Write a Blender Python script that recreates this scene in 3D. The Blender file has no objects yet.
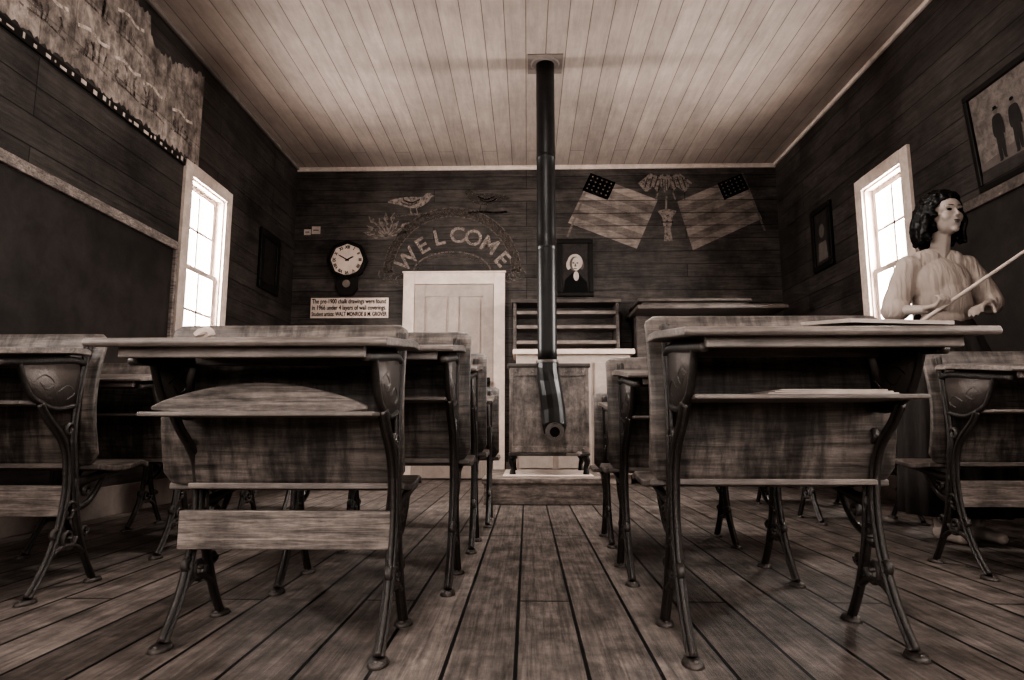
import bpy, bmesh, math, random
from mathutils import Vector, Matrix, Euler
random.seed(7)
SC=bpy.context.scene
def link(o,parent=None):
    SC.collection.objects.link(o)
    if parent: o.parent=parent
    return o
# ---------------------------------------------------------------- colours
def s2l(c): return c/12.92 if c<=.04045 else ((c+.055)/1.055)**2.4
def sep(L):
    r=min(1,L*1.03+.006); g=L*.952; b=L*.90
    return (s2l(r),s2l(min(1,g)),s2l(min(1,b)),1)
MATS={}
def base_mat(name):
    m=bpy.data.materials.new(name); m.use_nodes=True
    nt=m.node_tree; b=nt.nodes['Principled BSDF']; MATS[name]=m
    return m,nt,b
def N(nt,t,**k):
    n=nt.nodes.new(t)
    for a,v in k.items(): setattr(n,a,v)
    return n
def wood(name,lo,hi,scale=(1.2,14,14),rough=.6,bump=.25,blot=.5,planks=None,metal=0,blot_scale=1.6,spec=.35,var=.25,detail=10,streak=None,wear=0,wearf=.5,ns=3,nd=.4,contrast=.18):
    m,nt,b=base_mat(name); L=nt.links
    tc=N(nt,'ShaderNodeTexCoord'); mp=N(nt,'ShaderNodeMapping'); mp.inputs['Scale'].default_value=scale
    L.new(tc.outputs['Object'],mp.inputs['Vector'])
    n1=N(nt,'ShaderNodeTexNoise'); n1.inputs['Scale'].default_value=ns; n1.inputs['Detail'].default_value=detail; n1.inputs['Roughness'].default_value=.74
    n1.inputs['Distortion'].default_value=nd
    L.new(mp.outputs['Vector'],n1.inputs['Vector'])
    r=N(nt,'ShaderNodeValToRGB'); r.color_ramp.elements[0].position=.5-contrast; r.color_ramp.elements[1].position=.5+contrast
    r.color_ramp.elements[0].color=sep(lo); r.color_ramp.elements[1].color=sep(hi)
    L.new(n1.outputs['Fac'],r.inputs['Fac'])
    n2=N(nt,'ShaderNodeTexNoise'); n2.inputs['Scale'].default_value=blot_scale; n2.inputs['Detail'].default_value=12; n2.inputs['Roughness'].default_value=.72
    L.new(tc.outputs['Object'],n2.inputs['Vector'])
    r2=N(nt,'ShaderNodeValToRGB'); r2.color_ramp.elements[0].position=.35; r2.color_ramp.elements[1].position=.60
    v=1-blot; r2.color_ramp.elements[0].color=(v,v,v,1); r2.color_ramp.elements[1].color=(1,1,1,1)
    L.new(n2.outputs['Fac'],r2.inputs['Fac'])
    mx=N(nt,'ShaderNodeMixRGB',blend_type='MULTIPLY'); mx.inputs[0].default_value=1
    L.new(r.outputs[0],mx.inputs[1]); L.new(r2.outputs[0],mx.inputs[2])
    col=mx.outputs[0]; hgt=n1.outputs['Fac']
    if streak:
        mp3=N(nt,'ShaderNodeMapping'); mp3.inputs['Scale'].default_value=streak[0]; L.new(tc.outputs['Object'],mp3.inputs['Vector'])
        n3=N(nt,'ShaderNodeTexNoise'); n3.inputs['Scale'].default_value=3; n3.inputs['Detail'].default_value=8; n3.inputs['Roughness'].default_value=.65
        L.new(mp3.outputs[0],n3.inputs['Vector'])
        r3=N(nt,'ShaderNodeValToRGB'); r3.color_ramp.elements[0].position=.40; r3.color_ramp.elements[1].position=.56
        v=1-streak[1]; r3.color_ramp.elements[0].color=(v,v,v,1); r3.color_ramp.elements[1].color=(1,1,1,1)
        L.new(n3.outputs['Fac'],r3.inputs['Fac'])
        m3=N(nt,'ShaderNodeMixRGB',blend_type='MULTIPLY'); m3.inputs[0].default_value=1
        L.new(col,m3.inputs[1]); L.new(r3.outputs[0],m3.inputs[2]); col=m3.outputs[0]
    if wear:
        ge=N(nt,'ShaderNodeNewGeometry'); rw=N(nt,'ShaderNodeValToRGB'); rw.color_ramp.elements[0].position=.53; rw.color_ramp.elements[1].position=.66
        rw.color_ramp.elements[1].color=(wearf,wearf,wearf,1)
        L.new(ge.outputs['Pointiness'],rw.inputs['Fac'])
        m4=N(nt,'ShaderNodeMixRGB'); m4.inputs[2].default_value=sep(wear); L.new(rw.outputs[0],m4.inputs[0]); L.new(col,m4.inputs[1]); col=m4.outputs[0]
    if planks:
        sx=N(nt,'ShaderNodeSeparateXYZ'); L.new(tc.outputs['Object'],sx.inputs[0])
        cb=N(nt,'ShaderNodeCombineXYZ'); ad=N(nt,'ShaderNodeMath',operation='ADD'); ad.inputs[1].default_value=planks.get('off',0)
        L.new(sx.outputs[planks['u']],cb.inputs['X']); L.new(sx.outputs[planks['v']],ad.inputs[0]); L.new(ad.outputs[0],cb.inputs['Y'])
        bk=N(nt,'ShaderNodeTexBrick'); bk.offset=.37; bk.offset_frequency=3; bk.squash=1
        bk.inputs['Scale'].default_value=1; bk.inputs['Brick Width'].default_value=planks.get('w',3); bk.inputs['Row Height'].default_value=planks['h']
        bk.inputs['Mortar Size'].default_value=planks.get('m',.004); bk.inputs['Mortar Smooth'].default_value=.3
        a=1-var; bk.inputs['Color1'].default_value=(a,a,a,1); bk.inputs['Color2'].default_value=(1,1,1,1)
        mc=planks.get('mc',.08); bk.inputs['Mortar'].default_value=(mc,mc,mc,1)
        L.new(cb.outputs[0],bk.inputs['Vector'])
        m2=N(nt,'ShaderNodeMixRGB',blend_type='MULTIPLY'); m2.inputs[0].default_value=1
        L.new(col,m2.inputs[1]); L.new(bk.outputs['Color'],m2.inputs[2]); col=m2.outputs[0]
        sb=N(nt,'ShaderNodeMath',operation='SUBTRACT'); ml=N(nt,'ShaderNodeMath',operation='MULTIPLY'); ml.inputs[1].default_value=planks.get('d',2.0)
        L.new(bk.outputs['Fac'],ml.inputs[0]); L.new(n1.outputs['Fac'],sb.inputs[0]); L.new(ml.outputs[0],sb.inputs[1]); hgt=sb.outputs[0]
    L.new(col,b.inputs['Base Color'])
    bp=N(nt,'ShaderNodeBump'); bp.inputs['Strength'].default_value=bump; bp.inputs['Distance'].default_value=.01
    L.new(hgt,bp.inputs['Height']); L.new(bp.outputs[0],b.inputs['Normal'])
    b.inputs['Roughness'].default_value=rough; b.inputs['Metallic'].default_value=metal; b.inputs['Specular IOR Level'].default_value=spec
    return m
def plain(name,L_,rough=.7,metal=0,nz=.15,scale=30,spec=.3,bump=.05,wear=0,wearf=.5):
    return wood(name,L_*(1-nz),L_,scale=(scale/10,)*3,rough=rough,metal=metal,blot=nz,spec=spec,bump=bump,detail=4,wear=wear,wearf=wearf)
def chalk(name,L_,cover=.5,sc=28):
    m,nt,b=base_mat(name); l=nt.links
    b.inputs['Base Color'].default_value=sep(L_); b.inputs['Roughness'].default_value=1; b.inputs['Specular IOR Level'].default_value=0
    tc=N(nt,'ShaderNodeTexCoord'); n=N(nt,'ShaderNodeTexNoise'); n.inputs['Scale'].default_value=sc; n.inputs['Detail'].default_value=8; n.inputs['Roughness'].default_value=.7
    r=N(nt,'ShaderNodeValToRGB'); r.color_ramp.elements[0].position=.5-cover*.5; r.color_ramp.elements[1].position=.85-cover*.4
    l.new(tc.outputs['Object'],n.inputs['Vector']); l.new(n.outputs['Fac'],r.inputs['Fac']); l.new(r.outputs[0],b.inputs['Alpha'])
    return m
# ---------------------------------------------------------------- mesh helpers
def fin(bm,name,mats,parent=None,loc=(0,0,0),smooth=False,bevel=0,bseg=2,rot=None):
    bmesh.ops.recalc_face_normals(bm,faces=bm.faces)
    me=bpy.data.meshes.new(name); bm.to_mesh(me); bm.free()
    if not isinstance(mats,(list,tuple)): mats=[mats]
    for m in mats: me.materials.append(m)
    if smooth:
        for p in me.polygons: p.use_smooth=True
    o=bpy.data.objects.new(name,me); o.location=loc
    if rot: o.rotation_euler=rot
    link(o,parent)
    if bevel:
        md=o.modifiers.new('bevel','BEVEL'); md.width=bevel; md.segments=bseg; md.limit_method='ANGLE'; md.angle_limit=math.radians(40)
    return o
def box(bm,x0,x1,y0,y1,z0,z1,mi=0):
    vs=[bm.verts.new(p) for p in [(x0,y0,z0),(x1,y0,z0),(x1,y1,z0),(x0,y1,z0),(x0,y0,z1),(x1,y0,z1),(x1,y1,z1),(x0,y1,z1)]]
    for f in [(0,3,2,1),(4,5,6,7),(0,1,5,4),(1,2,6,5),(2,3,7,6),(3,0,4,7)]:
        bm.faces.new([vs[i] for i in f]).material_index=mi
def prism(bm,pts,axis,a0,a1,mi=0):
    def P(u,v,a): return {'X':(a,u,v),'Y':(u,a,v),'Z':(u,v,a)}[axis]
    A=[bm.verts.new(P(u,v,a0)) for u,v in pts]; B=[bm.verts.new(P(u,v,a1)) for u,v in pts]
    n=len(pts)
    bm.faces.new(A).material_index=mi; bm.faces.new(B[::-1]).material_index=mi
    for i in range(n): bm.faces.new([A[i],A[(i+1)%n],B[(i+1)%n],B[i]]).material_index=mi
def crom(pts,k=6):
    pts=[Vector(p) for p in pts]; out=[]; n=len(pts)
    for i in range(n-1):
        p0=pts[max(i-1,0)];p1=pts[i];p2=pts[i+1];p3=pts[min(i+2,n-1)]
        for j in range(k):
            t=j/k
            out.append(.5*((2*p1)+(-p0+p2)*t+(2*p0-5*p1+4*p2-p3)*t*t+(-p0+3*p1-3*p2+p3)*t**3))
    out.append(pts[-1]); return out
def sweep(bm,pts,x,bx,k=6,n=8,mi=0):
    P=crom(pts,k); rings=[]
    for i,p in enumerate(P):
        a=P[max(i-1,0)];b=P[min(i+1,len(P)-1)]
        T=Vector((b[0]-a[0],b[1]-a[1])).normalized(); Nn=Vector((-T.y,T.x))
        ring=[]
        for q in range(n):
            an=2*math.pi*(q+.5)/n; c=math.cos(an); s=math.sin(an)
            ring.append(bm.verts.new((x+bx*s, p[0]+Nn.x*p[2]*c, p[1]+Nn.y*p[2]*c)))
        rings.append(ring)
    for i in range(len(rings)-1):
        for q in range(n):
            bm.faces.new([rings[i][q],rings[i][(q+1)%n],rings[i+1][(q+1)%n],rings[i+1][q]]).material_index=mi
    bm.faces.new(rings[0]); bm.faces.new(rings[-1][::-1])
def tube(bm,pts,rads,n=16,k=4,mi=0,smoothp=True):
    if not isinstance(rads,(list,tuple)): rads=[rads]*len(pts)
    P4=[Vector((p[0],p[1],p[2],r)) for p,r in zip(pts,rads)]
    Q=crom(P4,k) if smoothp else P4
    rings=[];ref=Vector((0.13,.21,.97))
    for i,p in enumerate(Q):
        a=Q[max(i-1,0)];b=Q[min(i+1,len(Q)-1)]
        T=Vector((b[0]-a[0],b[1]-a[1],b[2]-a[2]))
        T=T.normalized() if T.length>1e-9 else Vector((0,0,1))
        if abs(T.dot(ref))>.95: rf=Vector((1,0.1,0))
        else: rf=ref
        U=T.cross(rf).normalized(); V=T.cross(U)
        c=Vector(p[:3])
        rings.append([bm.verts.new(c+U*p[3]*math.cos(2*math.pi*q/n)+V*p[3]*math.sin(2*math.pi*q/n)) for q in range(n)])
    for i in range(len(rings)-1):
        for q in range(n):
            bm.faces.new([rings[i][q],rings[i][(q+1)%n],rings[i+1][(q+1)%n],rings[i+1][q]]).material_index=mi
    bm.faces.new(rings[0]).material_index=mi; bm.faces.new(rings[-1][::-1]).material_index=mi
def ell(bm,c,r,M=None,sub=3):
    g=bmesh.ops.create_icosphere(bm,subdivisions=sub,radius=1)
    for v in g['verts']:
        p=Vector((v.co.x*r[0],v.co.y*r[1],v.co.z*r[2]))+Vector(c)
        v.co=(M@p) if M else p
def cap(bm,p0,p1,r0,r1,M=None,st=.35):
    p0=Vector(p0);p1=Vector(p1);d=(p1-p0).length;n=max(2,int(d/(min(r0,r1)*st))+1)
    for i in range(n+1):
        t=i/n;r=r0+(r1-r0)*t
        ell(bm,p0.lerp(p1,t),(r,r,r),M,2)
def thing(o,label,cat,group=None):
    o['label']=label;o['category']=cat
    if group:o['group']=group
    return o
def empty(name,loc=(0,0,0)):
    o=bpy.data.objects.new(name,None);o.empty_display_size=.1;o.location=loc;link(o);return o
def struct(o): o['kind']='structure';return o
def text_mesh(body,size,align='CENTER',font_ext=.001,offset=0):
    c=bpy.data.curves.new('t','FONT');c.body=body;c.size=size;c.align_x=align;c.align_y='CENTER';c.extrude=font_ext;c.offset=offset
    o=bpy.data.objects.new('t',c);SC.collection.objects.link(o)
    bpy.context.view_layer.update()
    me=bpy.data.meshes.new_from_object(o)
    bpy.data.objects.remove(o);return me
def add_text(bm,body,size,M,mi=0,offset=0,align='CENTER',fit=None):
    me=text_mesh(body,size,offset=offset,align=align);n0=len(bm.verts);nf=len(bm.faces)
    if fit:
        w=max(v.co.x for v in me.vertices)-min(v.co.x for v in me.vertices);M=M@Matrix.Diagonal((fit/w,1,1,1))
    bm.from_mesh(me);bm.verts.ensure_lookup_table();bm.faces.ensure_lookup_table()
    for v in bm.verts[n0:]: v.co=M@v.co
    for f in bm.faces[nf:]: f.material_index=mi
    bpy.data.meshes.remove(me)
UP=Matrix.Rotation(math.radians(90),4,'X')
# ---------------------------------------------------------------- materials
PLB=dict(u='X',v='Z',w=2.6,h=.135,m=.004,mc=.2)
M_wallL=wood('wall_boards_side',.20,.34,scale=(1,1.2,16),rough=.5,blot=.62,planks=dict(u='Y',v='Z',w=2.9,h=.155,m=.004,mc=.18),blot_scale=1.8,var=.34,bump=.3)
M_wallB=wood('wall_boards_front',.23,.42,scale=(1.2,1,16),rough=.55,blot=.7,planks=PLB,blot_scale=2.2,var=.36,bump=.3)
M_floor=wood('floor_boards',.36,.62,scale=(24,1.0,1),rough=.58,blot=.5,planks=dict(u='Y',v='X',w=3.1,h=.15,off=.026,m=.005,mc=.02),blot_scale=7,var=.3,bump=.5,spec=.35,streak=((5,2.5,1),.34))
M_ceil=wood('ceiling_boards',.62,.71,scale=(8,1,1),rough=.6,blot=.25,planks=dict(u='Y',v='X',w=3.7,h=.145,m=.0032,mc=.3),blot_scale=1.1,var=.16,bump=.2)
M_trimw=plain('painted_trim',.84,rough=.5)
M_trimg=plain('gray_trim',.5,rough=.6)
M_desk=wood('desk_wood',.26,.60,scale=(1.5,22,22),rough=.34,blot=.5,blot_scale=7,bump=.3,spec=.55,streak=((3,4,24),.4),wear=.76,wearf=.5)
M_back=wood('backrest_wood',.26,.60,scale=(1.2,20,20),rough=.38,blot=.55,blot_scale=5,bump=.35,spec=.55,streak=((7,5,1.1),.62),wear=.74,wearf=.5)
M_light=wood('pale_board',.30,.68,scale=(1.3,14,30),rough=.55,blot=.5,blot_scale=8,streak=((4,5,30),.35),nd=1.2)
M_iron=plain('cast_iron',.18,rough=.34,metal=.3,nz=.5,scale=300,spec=.7,bump=.4,wear=.5,wearf=.6)
M_black=plain('black_iron',.14,rough=.42,metal=.25,nz=.35,scale=60,spec=.5)
M_stove=wood('stove_jacket',.38,.64,scale=(5,5,5),rough=.45,blot=.5,blot_scale=5,metal=.1,spec=.5,streak=((8,8,2),.4))
M_slate=wood('blackboard',.15,.23,scale=(2,2,2),rough=.45,blot=.45,blot_scale=1.2,bump=.05)
M_frame=plain('dark_frame',.11,rough=.4)
M_cream=plain('aged_paper',.78,rough=.9,nz=.15)
M_white=plain('white_paint',.88,rough=.6,nz=.1)
M_door=plain('door_paint',.70,rough=.5,nz=.1)
M_cab=wood('cabinet_wood',.24,.44,scale=(1.5,12,12),rough=.4,blot=.35,blot_scale=5)
M_plat=wood('platform_wood',.38,.70,scale=(1.5,16,16),rough=.55,blot=.5,blot_scale=8,streak=((6,5,12),.35))
M_skin=plain('mannequin_skin',.62,rough=.42,nz=.03)
M_hair=plain('dark_hair',.08,rough=.4,nz=.3,scale=60)
M_lip=plain('lip_paint',.30,rough=.4)
M_skirt=wood('skirt_cloth',.16,.24,scale=(20,20,2),rough=.9,blot=.2)
M_ink=plain('dark_ink',.04,rough=.8)
M_ch=chalk('chalk_pale',.58,.55); M_ch2=chalk('chalk_dim',.46,.45); M_ch3=chalk('chalk_dark',.07,.5)
m,nt,b=base_mat('blouse_cloth')
b.inputs['Base Color'].default_value=sep(.62);b.inputs['Roughness'].default_value=.9;b.inputs['Specular IOR Level'].default_value=.1
tc=N(nt,'ShaderNodeTexCoord');wv=N(nt,'ShaderNodeTexNoise');wv.inputs['Scale'].default_value=26;wv.inputs['Distortion'].default_value=.4;wv.inputs['Detail'].default_value=2
mpw=N(nt,'ShaderNodeMapping');mpw.inputs['Scale'].default_value=(1.8,1.2,.14);nt.links.new(tc.outputs['Object'],mpw.inputs[0]);nt.links.new(mpw.outputs[0],wv.inputs['Vector'])
bp=N(nt,'ShaderNodeBump');bp.inputs['Strength'].default_value=.7;bp.inputs['Distance'].default_value=.02
nt.links.new(wv.outputs['Fac'],bp.inputs['Height']);nt.links.new(bp.outputs[0],b.inputs['Normal'])
M_blouse=m
m,nt,b=base_mat('window_glass')
tr=N(nt,'ShaderNodeBsdfTransparent');gl=N(nt,'ShaderNodeBsdfGlossy');gl.inputs['Roughness'].default_value=.1
ms=N(nt,'ShaderNodeMixShader');ms.inputs[0].default_value=.06
nt.links.new(tr.outputs[0],ms.inputs[1]);nt.links.new(gl.outputs[0],ms.inputs[2]);nt.links.new(ms.outputs[0],nt.nodes['Material Output'].inputs['Surface'])
M_glass=m
M_paper=wood('torn_wallpaper',.46,.76,scale=(3,3,3),rough=.9,blot=.5,blot_scale=6,bump=.1,spec=.1,streak=((4,6,3),.4),detail=12,planks=dict(u='Y',v='Z',w=.36,h=.30,off=.15,m=.004,mc=.6,d=.2),var=.28)
# ---------------------------------------------------------------- camera
cd=bpy.data.cameras.new('camera');cam=bpy.data.objects.new('camera',cd);SC.collection.objects.link(cam)
cd.lens=22.5;cd.sensor_width=36;cam.location=(0,0,.5);cam.rotation_euler=(math.radians(97.83),0,math.radians(1.34));cd.clip_start=.02
SC.camera=cam
# ---------------------------------------------------------------- room
XL,XR,D,C,YB=-2.413,2.583,6.4,3.22,-2.2
T=.12
def wall(name,axis,c0,c1,u0,u1,holes,mat,z0=0,z1=C):
    bm=bmesh.new()
    us=sorted({u0,u1,*[h[0] for h in holes],*[h[1] for h in holes]});zs=sorted({z0,z1,*[h[2] for h in holes],*[h[3] for h in holes]})
    for i in range(len(us)-1):
        for j in range(len(zs)-1):
            a,b_=us[i],us[i+1];c,d=zs[j],zs[j+1];mu=(a+b_)/2;mz=(c+d)/2
            if any(h[0]<mu<h[1] and h[2]<mz<h[3] for h in holes):continue
            if axis=='X':box(bm,c0,c1,a,b_,c,d)
            else:box(bm,a,b_,c0,c1,c,d)
    return struct(fin(bm,name,mat))
WL=(4.34,4.86,1.02,2.29);WR=(4.25,4.76,1.02,2.30)
RW_FILL=[(.3,1.3,1.0,2.3),(-1.6,-.6,1.0,2.3)]  # unseen rear openings, added to let fill light in
wall('wall_left','X',XL-T,XL,YB-T,D+T,[WL]+RW_FILL,M_wallL)
wall('wall_right','X',XR,XR+T,YB-T,D+T,[WR]+RW_FILL,M_wallL)
wall('wall_front','Y',D,D+T,XL,XR,[],M_wallB)
wall('wall_back','Y',YB-T,YB,XL,XR,[],M_wallB)
bm=bmesh.new();box(bm,XL-T,XR+T,YB-T,D+T,-.1,0);struct(fin(bm,'floor',M_floor))
bm=bmesh.new();box(bm,XL-T,XR+T,YB-T,D+T,C,C+.1);struct(fin(bm,'ceiling',M_ceil))
bm=bmesh.new();box(bm,XL,XL+.02,YB,D,0,.17);struct(fin(bm,'baseboard_left',M_trimg,bevel=.004))
bm=bmesh.new();box(bm,XR-.02,XR,YB,D,0,.17);struct(fin(bm,'baseboard_right',M_trimg,bevel=.004))
for a,b_,nm in[(XL+.02,-1.27,'baseboard_front'),(-.21,XR-.02,'baseboard_front')]:
    bm=bmesh.new();box(bm,a,b_,D-.02,D,0,.17);struct(fin(bm,nm,M_cab,bevel=.004))
bm=bmesh.new();box(bm,XL,XR,D-.03,D,C-.045,C);struct(fin(bm,'trim_1',M_trimw,bevel=.008))
bm=bmesh.new();box(bm,XL,XL+.03,YB,D-.03,C-.035,C);struct(fin(bm,'trim_2',M_trimg,bevel=.008))
bm=bmesh.new();box(bm,XR-.03,XR,YB,D-.03,C-.035,C);struct(fin(bm,'trim_3',M_trimw,bevel=.008))
def window(name,side,h,cw=.095):
    bm=bmesh.new();y0,y1,z0,z1=h
    xi=XL if side<0 else XR
    def bx(a,b_,c,d,e,f,mi=0):
        p,q=(xi+a,xi+b_) if side<0 else (xi-b_,xi-a)
        box(bm,p,q,c,d,e,f,mi)
    bx(0,.022,y0-cw,y0,z0-.03,z1+cw);bx(0,.022,y1,y1+cw,z0-.03,z1+cw);bx(0,.026,y0,y1,z1,z1+cw)
    bx(-.1,.05,y0-cw-.02,y1+cw+.02,z0-.035,z0)
    bx(0,.018,y0-cw,y1+cw,z0-.115,z0-.035)
    bx(-.12,0,y0,y0+.012,z0,z1);bx(-.12,0,y1-.012,y1,z0,z1);bx(-.12,0,y0,y1,z1-.012,z1)
    zm=(z0+z1)/2
    for (za,zb,d0) in((z0,zm+.015,-.055),(zm-.015,z1-.012,-.085)):
        d1=d0+.028;s=.038;ya=y0+.012;yb=y1-.012
        bx(d0,d1,ya,ya+s,za,zb);bx(d0,d1,yb-s,yb,za,zb);bx(d0,d1,ya+s,yb-s,za,za+s);bx(d0,d1,ya+s,yb-s,zb-s,zb)
        ym=(ya+yb)/2;zc=(za+zb)/2
        bx(d0+.004,d1-.004,ym-.009,ym+.009,za+s,zb-s);bx(d0+.004,d1-.004,ya+s,yb-s,zc-.009,zc+.009)
        bx(d0+.012,d0+.015,ya+s,yb-s,za+s,zb-s,1)
    return struct(fin(bm,name,[M_trimw,M_glass]))
window('window_1',-1,WL);window('window_2',1,WR)
k=3
for s in(-1,1):
    for h in RW_FILL: window('window_%d'%k,s,h);k+=1  # out-of-view windows added around the fill openings
bm=bmesh.new()
x0,x1,zt=-1.145,-.335,1.955
cw=.115
box(bm,x0-cw,x0,D-.03,D,0,zt+cw);box(bm,x1,x1+cw,D-.03,D,0,zt+cw);box(bm,x0,x1,D-.03,D,zt,zt+cw)
box(bm,x0-cw-.01,x1+cw+.01,D-.04,D,zt+cw,zt+cw+.02)
struct(fin(bm,'trim_4',M_white,bevel=.004))
bm=bmesh.new();st=.11
box(bm,x0+.004,x1-.004,D-.012,D,.01,zt-.004)
for a,b_,c,d in[(x0+.004,x0+st,.01,zt-.004),(x1-st,x1-.004,.01,zt-.004),(x0+st,x1-st,.01,.22),(x0+st,x1-st,.86,1.0),(x0+st,x1-st,zt-.13,zt-.004),((x0+x1)/2-.05,(x0+x1)/2+.05,.22,.86),((x0+x1)/2-.05,(x0+x1)/2+.05,1.0,zt-.13)]:
    box(bm,a,b_,D-.024,D-.01,c,d)
for a,b_ in((x0+st,(x0+x1)/2-.05),((x0+x1)/2+.05,x1-st)):
    for c,d in((.22,.86),(1.0,zt-.13)): box(bm,a+.025,b_-.025,D-.02,D-.01,c+.025,d-.025)
dr=struct(fin(bm,'door_1',M_door,bevel=.003))
bm=bmesh.new();ell(bm,(x1-.055,D-.06,.95),(.025,.025,.025));tube(bm,[(x1-.055,D-.02,.95),(x1-.055,D-.05,.95)],.01,smoothp=False);box(bm,x1-.075,x1-.035,D-.028,D-.022,.88,1.0)
fin(bm,'door_knob',M_black,parent=dr)
def blackboard(name,side,y0,y1,z0,z1):
    xi=XL if side<0 else XR
    def X(a,b_):return (xi+a,xi+b_) if side<0 else(xi-b_,xi-a)
    root=empty(name,(0,0,0))
    bm=bmesh.new();p,q=X(0,.012);box(bm,p,q,y0,y1,z0,z1);fin(bm,'slate_panel',M_slate,parent=root)
    bm=bmesh.new();p,q=X(0,.035);box(bm,p,q,y0-.03,y1+.03,z1,z1+.06);box(bm,p,q,y0-.03,y0,z0,z1);box(bm,p,q,y1,y1+.03,z0,z1)
    fin(bm,'frame_rail',M_light if side<0 else M_cab,parent=root,bevel=.005)
    bm=bmesh.new();p,q=X(0,.09);box(bm,p,q,y0-.03,y1+.03,z0-.03,z0);fin(bm,'chalk_tray',M_desk,parent=root,bevel=.005)
    return root
thing(blackboard('blackboard',-1,2.0,4.17,.85,1.70),'long black wall blackboard with a pale weathered top rail','blackboard')
thing(blackboard('blackboard',1,2.0,3.92,.85,1.74),'black wall blackboard behind the mannequin','blackboard')
bm=bmesh.new()
top=[];bot=[]
n=140
for i in range(n+1):
    y=2.0+(4.43-2.0)*i/n
    bot.append((y,2.40+random.uniform(-.018,.018)))
    if y<3.5: zt_=3.19
    elif y<3.75: zt_=3.12+random.uniform(-.02,.02)
    elif y<4.05: zt_=2.98+random.uniform(-.03,.03)
    else: zt_=3.0+(y-4.05)*.3+random.uniform(-.02,.02)
    top.append((y,zt_))
def P3(y,z,o=.010): return (XL+o,y,z)
A=[bm.verts.new(P3(y,z,.004)) for y,z in bot];B=[bm.verts.new(P3(y,z,.004)) for y,z in top]
for i in range(n): bm.faces.new([A[i],A[i+1],B[i+1],B[i]])
MP1,MP2=chalk('print_dark',.32,.32,30),chalk('print_pale',.82,.45,20)
def ystroke(pts,w,mi=0):
    P=crom([(p[0],p[1]) for p in pts],4);L=[];R=[]
    for i,p in enumerate(P):
        a=P[max(i-1,0)];b_=P[min(i+1,len(P)-1)];t=(b_-a).normalized();n_=Vector((-t.y,t.x))*w/2
        L.append(bm.verts.new(P3(p.x+n_.x,p.y+n_.y,.0065)));R.append(bm.verts.new(P3(p.x-n_.x,p.y-n_.y,.0065)))
    for i in range(len(P)-1): bm.faces.new([L[i],L[i+1],R[i+1],R[i]]).material_index=mi
for r_ in range(2):
    for c_ in range(6):
        y=2.62+c_*.31+random.uniform(-.02,.02);z=2.60+r_*.30
        if z>2.75 and y>3.7: continue
        for j in range(6):
            yy=y+random.uniform(-.1,.1);h=random.uniform(.05,.14);ystroke([(yy,z-.08),(yy+random.uniform(-.02,.02),z-.08+h*.6),(yy+random.uniform(-.03,.03),z-.08+h)],random.uniform(.006,.025),1)
        ystroke([(y-.13,z-.09),(y,z-.08),(y+.13,z-.095)],.012,1);ystroke([(y-.13,z+.05),(y-.03,z+.08),(y+.05,z+.06),(y+.13,z+.08)],.02,2)
wp=fin(bm,'wallpaper_remnant',[M_paper,MP1,MP2])
thing(wp,'torn sheet of pale aged wallpaper with faded pictures','wallpaper')
bm=bmesh.new();box(bm,XL,XL+.014,2.0,4.42,2.332,2.378)
y=2.05
while y<4.4:
    w=random.uniform(.008,.05);h=random.uniform(.010,.032)
    z=2.336+random.uniform(0,.012);box(bm,XL+.014,XL+.016,y,y+w,z,min(2.376,z+h),1);y+=w+random.uniform(.015,.06)
o=fin(bm,'picture_rail',[M_frame,M_cream]);thing(o,'dark narrow wall rail with flaking pale paper scraps','rail')
# ---------------------------------------------------------------- drawings on front wall
YW=D-.0015
def stroke(bm,pts,w,mi=0,k=5,y=YW):
    P=crom([(p[0],p[1]) for p in pts],k);L=[];R=[]
    for i,p in enumerate(P):
        a=P[max(i-1,0)];b_=P[min(i+1,len(P)-1)];t=(b_-a)
        t=t.normalized() if t.length>0 else Vector((1,0));n_=Vector((-t.y,t.x))*w/2
        L.append(bm.verts.new((p.x+n_.x,y,p.y+n_.y)));R.append(bm.verts.new((p.x-n_.x,y,p.y-n_.y)))
    for i in range(len(P)-1): bm.faces.new([L[i],L[i+1],R[i+1],R[i]]).material_index=mi
def poly(bm,pts,mi=0,y=YW): bm.faces.new([bm.verts.new((p[0],y,p[1])) for p in pts]).material_index=mi
def bird(name,cx,cz,s,flip,mats,label):
    bm=bmesh.new();f=-1 if flip else 1
    body=crom([(-.95,.12),(-.5,.22),(0,.26),(.5,.24),(.72,.42),(.9,.44),(1.0,.34),(1.15,.28),(.98,.24),(.82,.0),(.45,-.26),(0,-.32),(-.5,-.18),(-1.15,-.02),(-.95,.12)],4)[:-1]
    poly(bm,[(cx+f*p.x*s,cz+p.y*s) for p in body])
    stroke(bm,[(cx-.4*s*f,cz+.1*s),(cx,cz-.05*s),(cx+.4*s*f,cz+.1*s)],.014,1,y=YW-.002)
    stroke(bm,[(cx-.5*s*f,cz-.02*s),(cx-.1*s*f,cz-.18*s),(cx+.3*s*f,cz-.05*s)],.010,1,y=YW-.002)
    for d in(-.05,.25):
        stroke(bm,[(cx+f*d*s,cz-.3*s),(cx+f*(d+.05)*s,cz-.62*s)],.012);stroke(bm,[(cx+f*(d-.1)*s,cz-.64*s),(cx+f*(d+.25)*s,cz-.60*s)],.010)
    stroke(bm,[(cx-.9*s,cz-.72*s),(cx-.2*s,cz-.66*s),(cx+.5*s,cz-.70*s),(cx+1*s,cz-.66*s)],.02,2)
    return thing(fin(bm,name,mats),label,'drawing')
bird('bird_drawing',-1.20,2.84,.215,False,[M_ch,M_ch3,M_ch2],'faded pale chalk bird drawn on dark boards')
bird('bird_drawing',-.42,2.87,.22,True,[chalk('chalk_faint',.32,.35),M_ch3,M_ch3],'faint dark chalk bird beside the stovepipe')
bm=bmesh.new()
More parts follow.
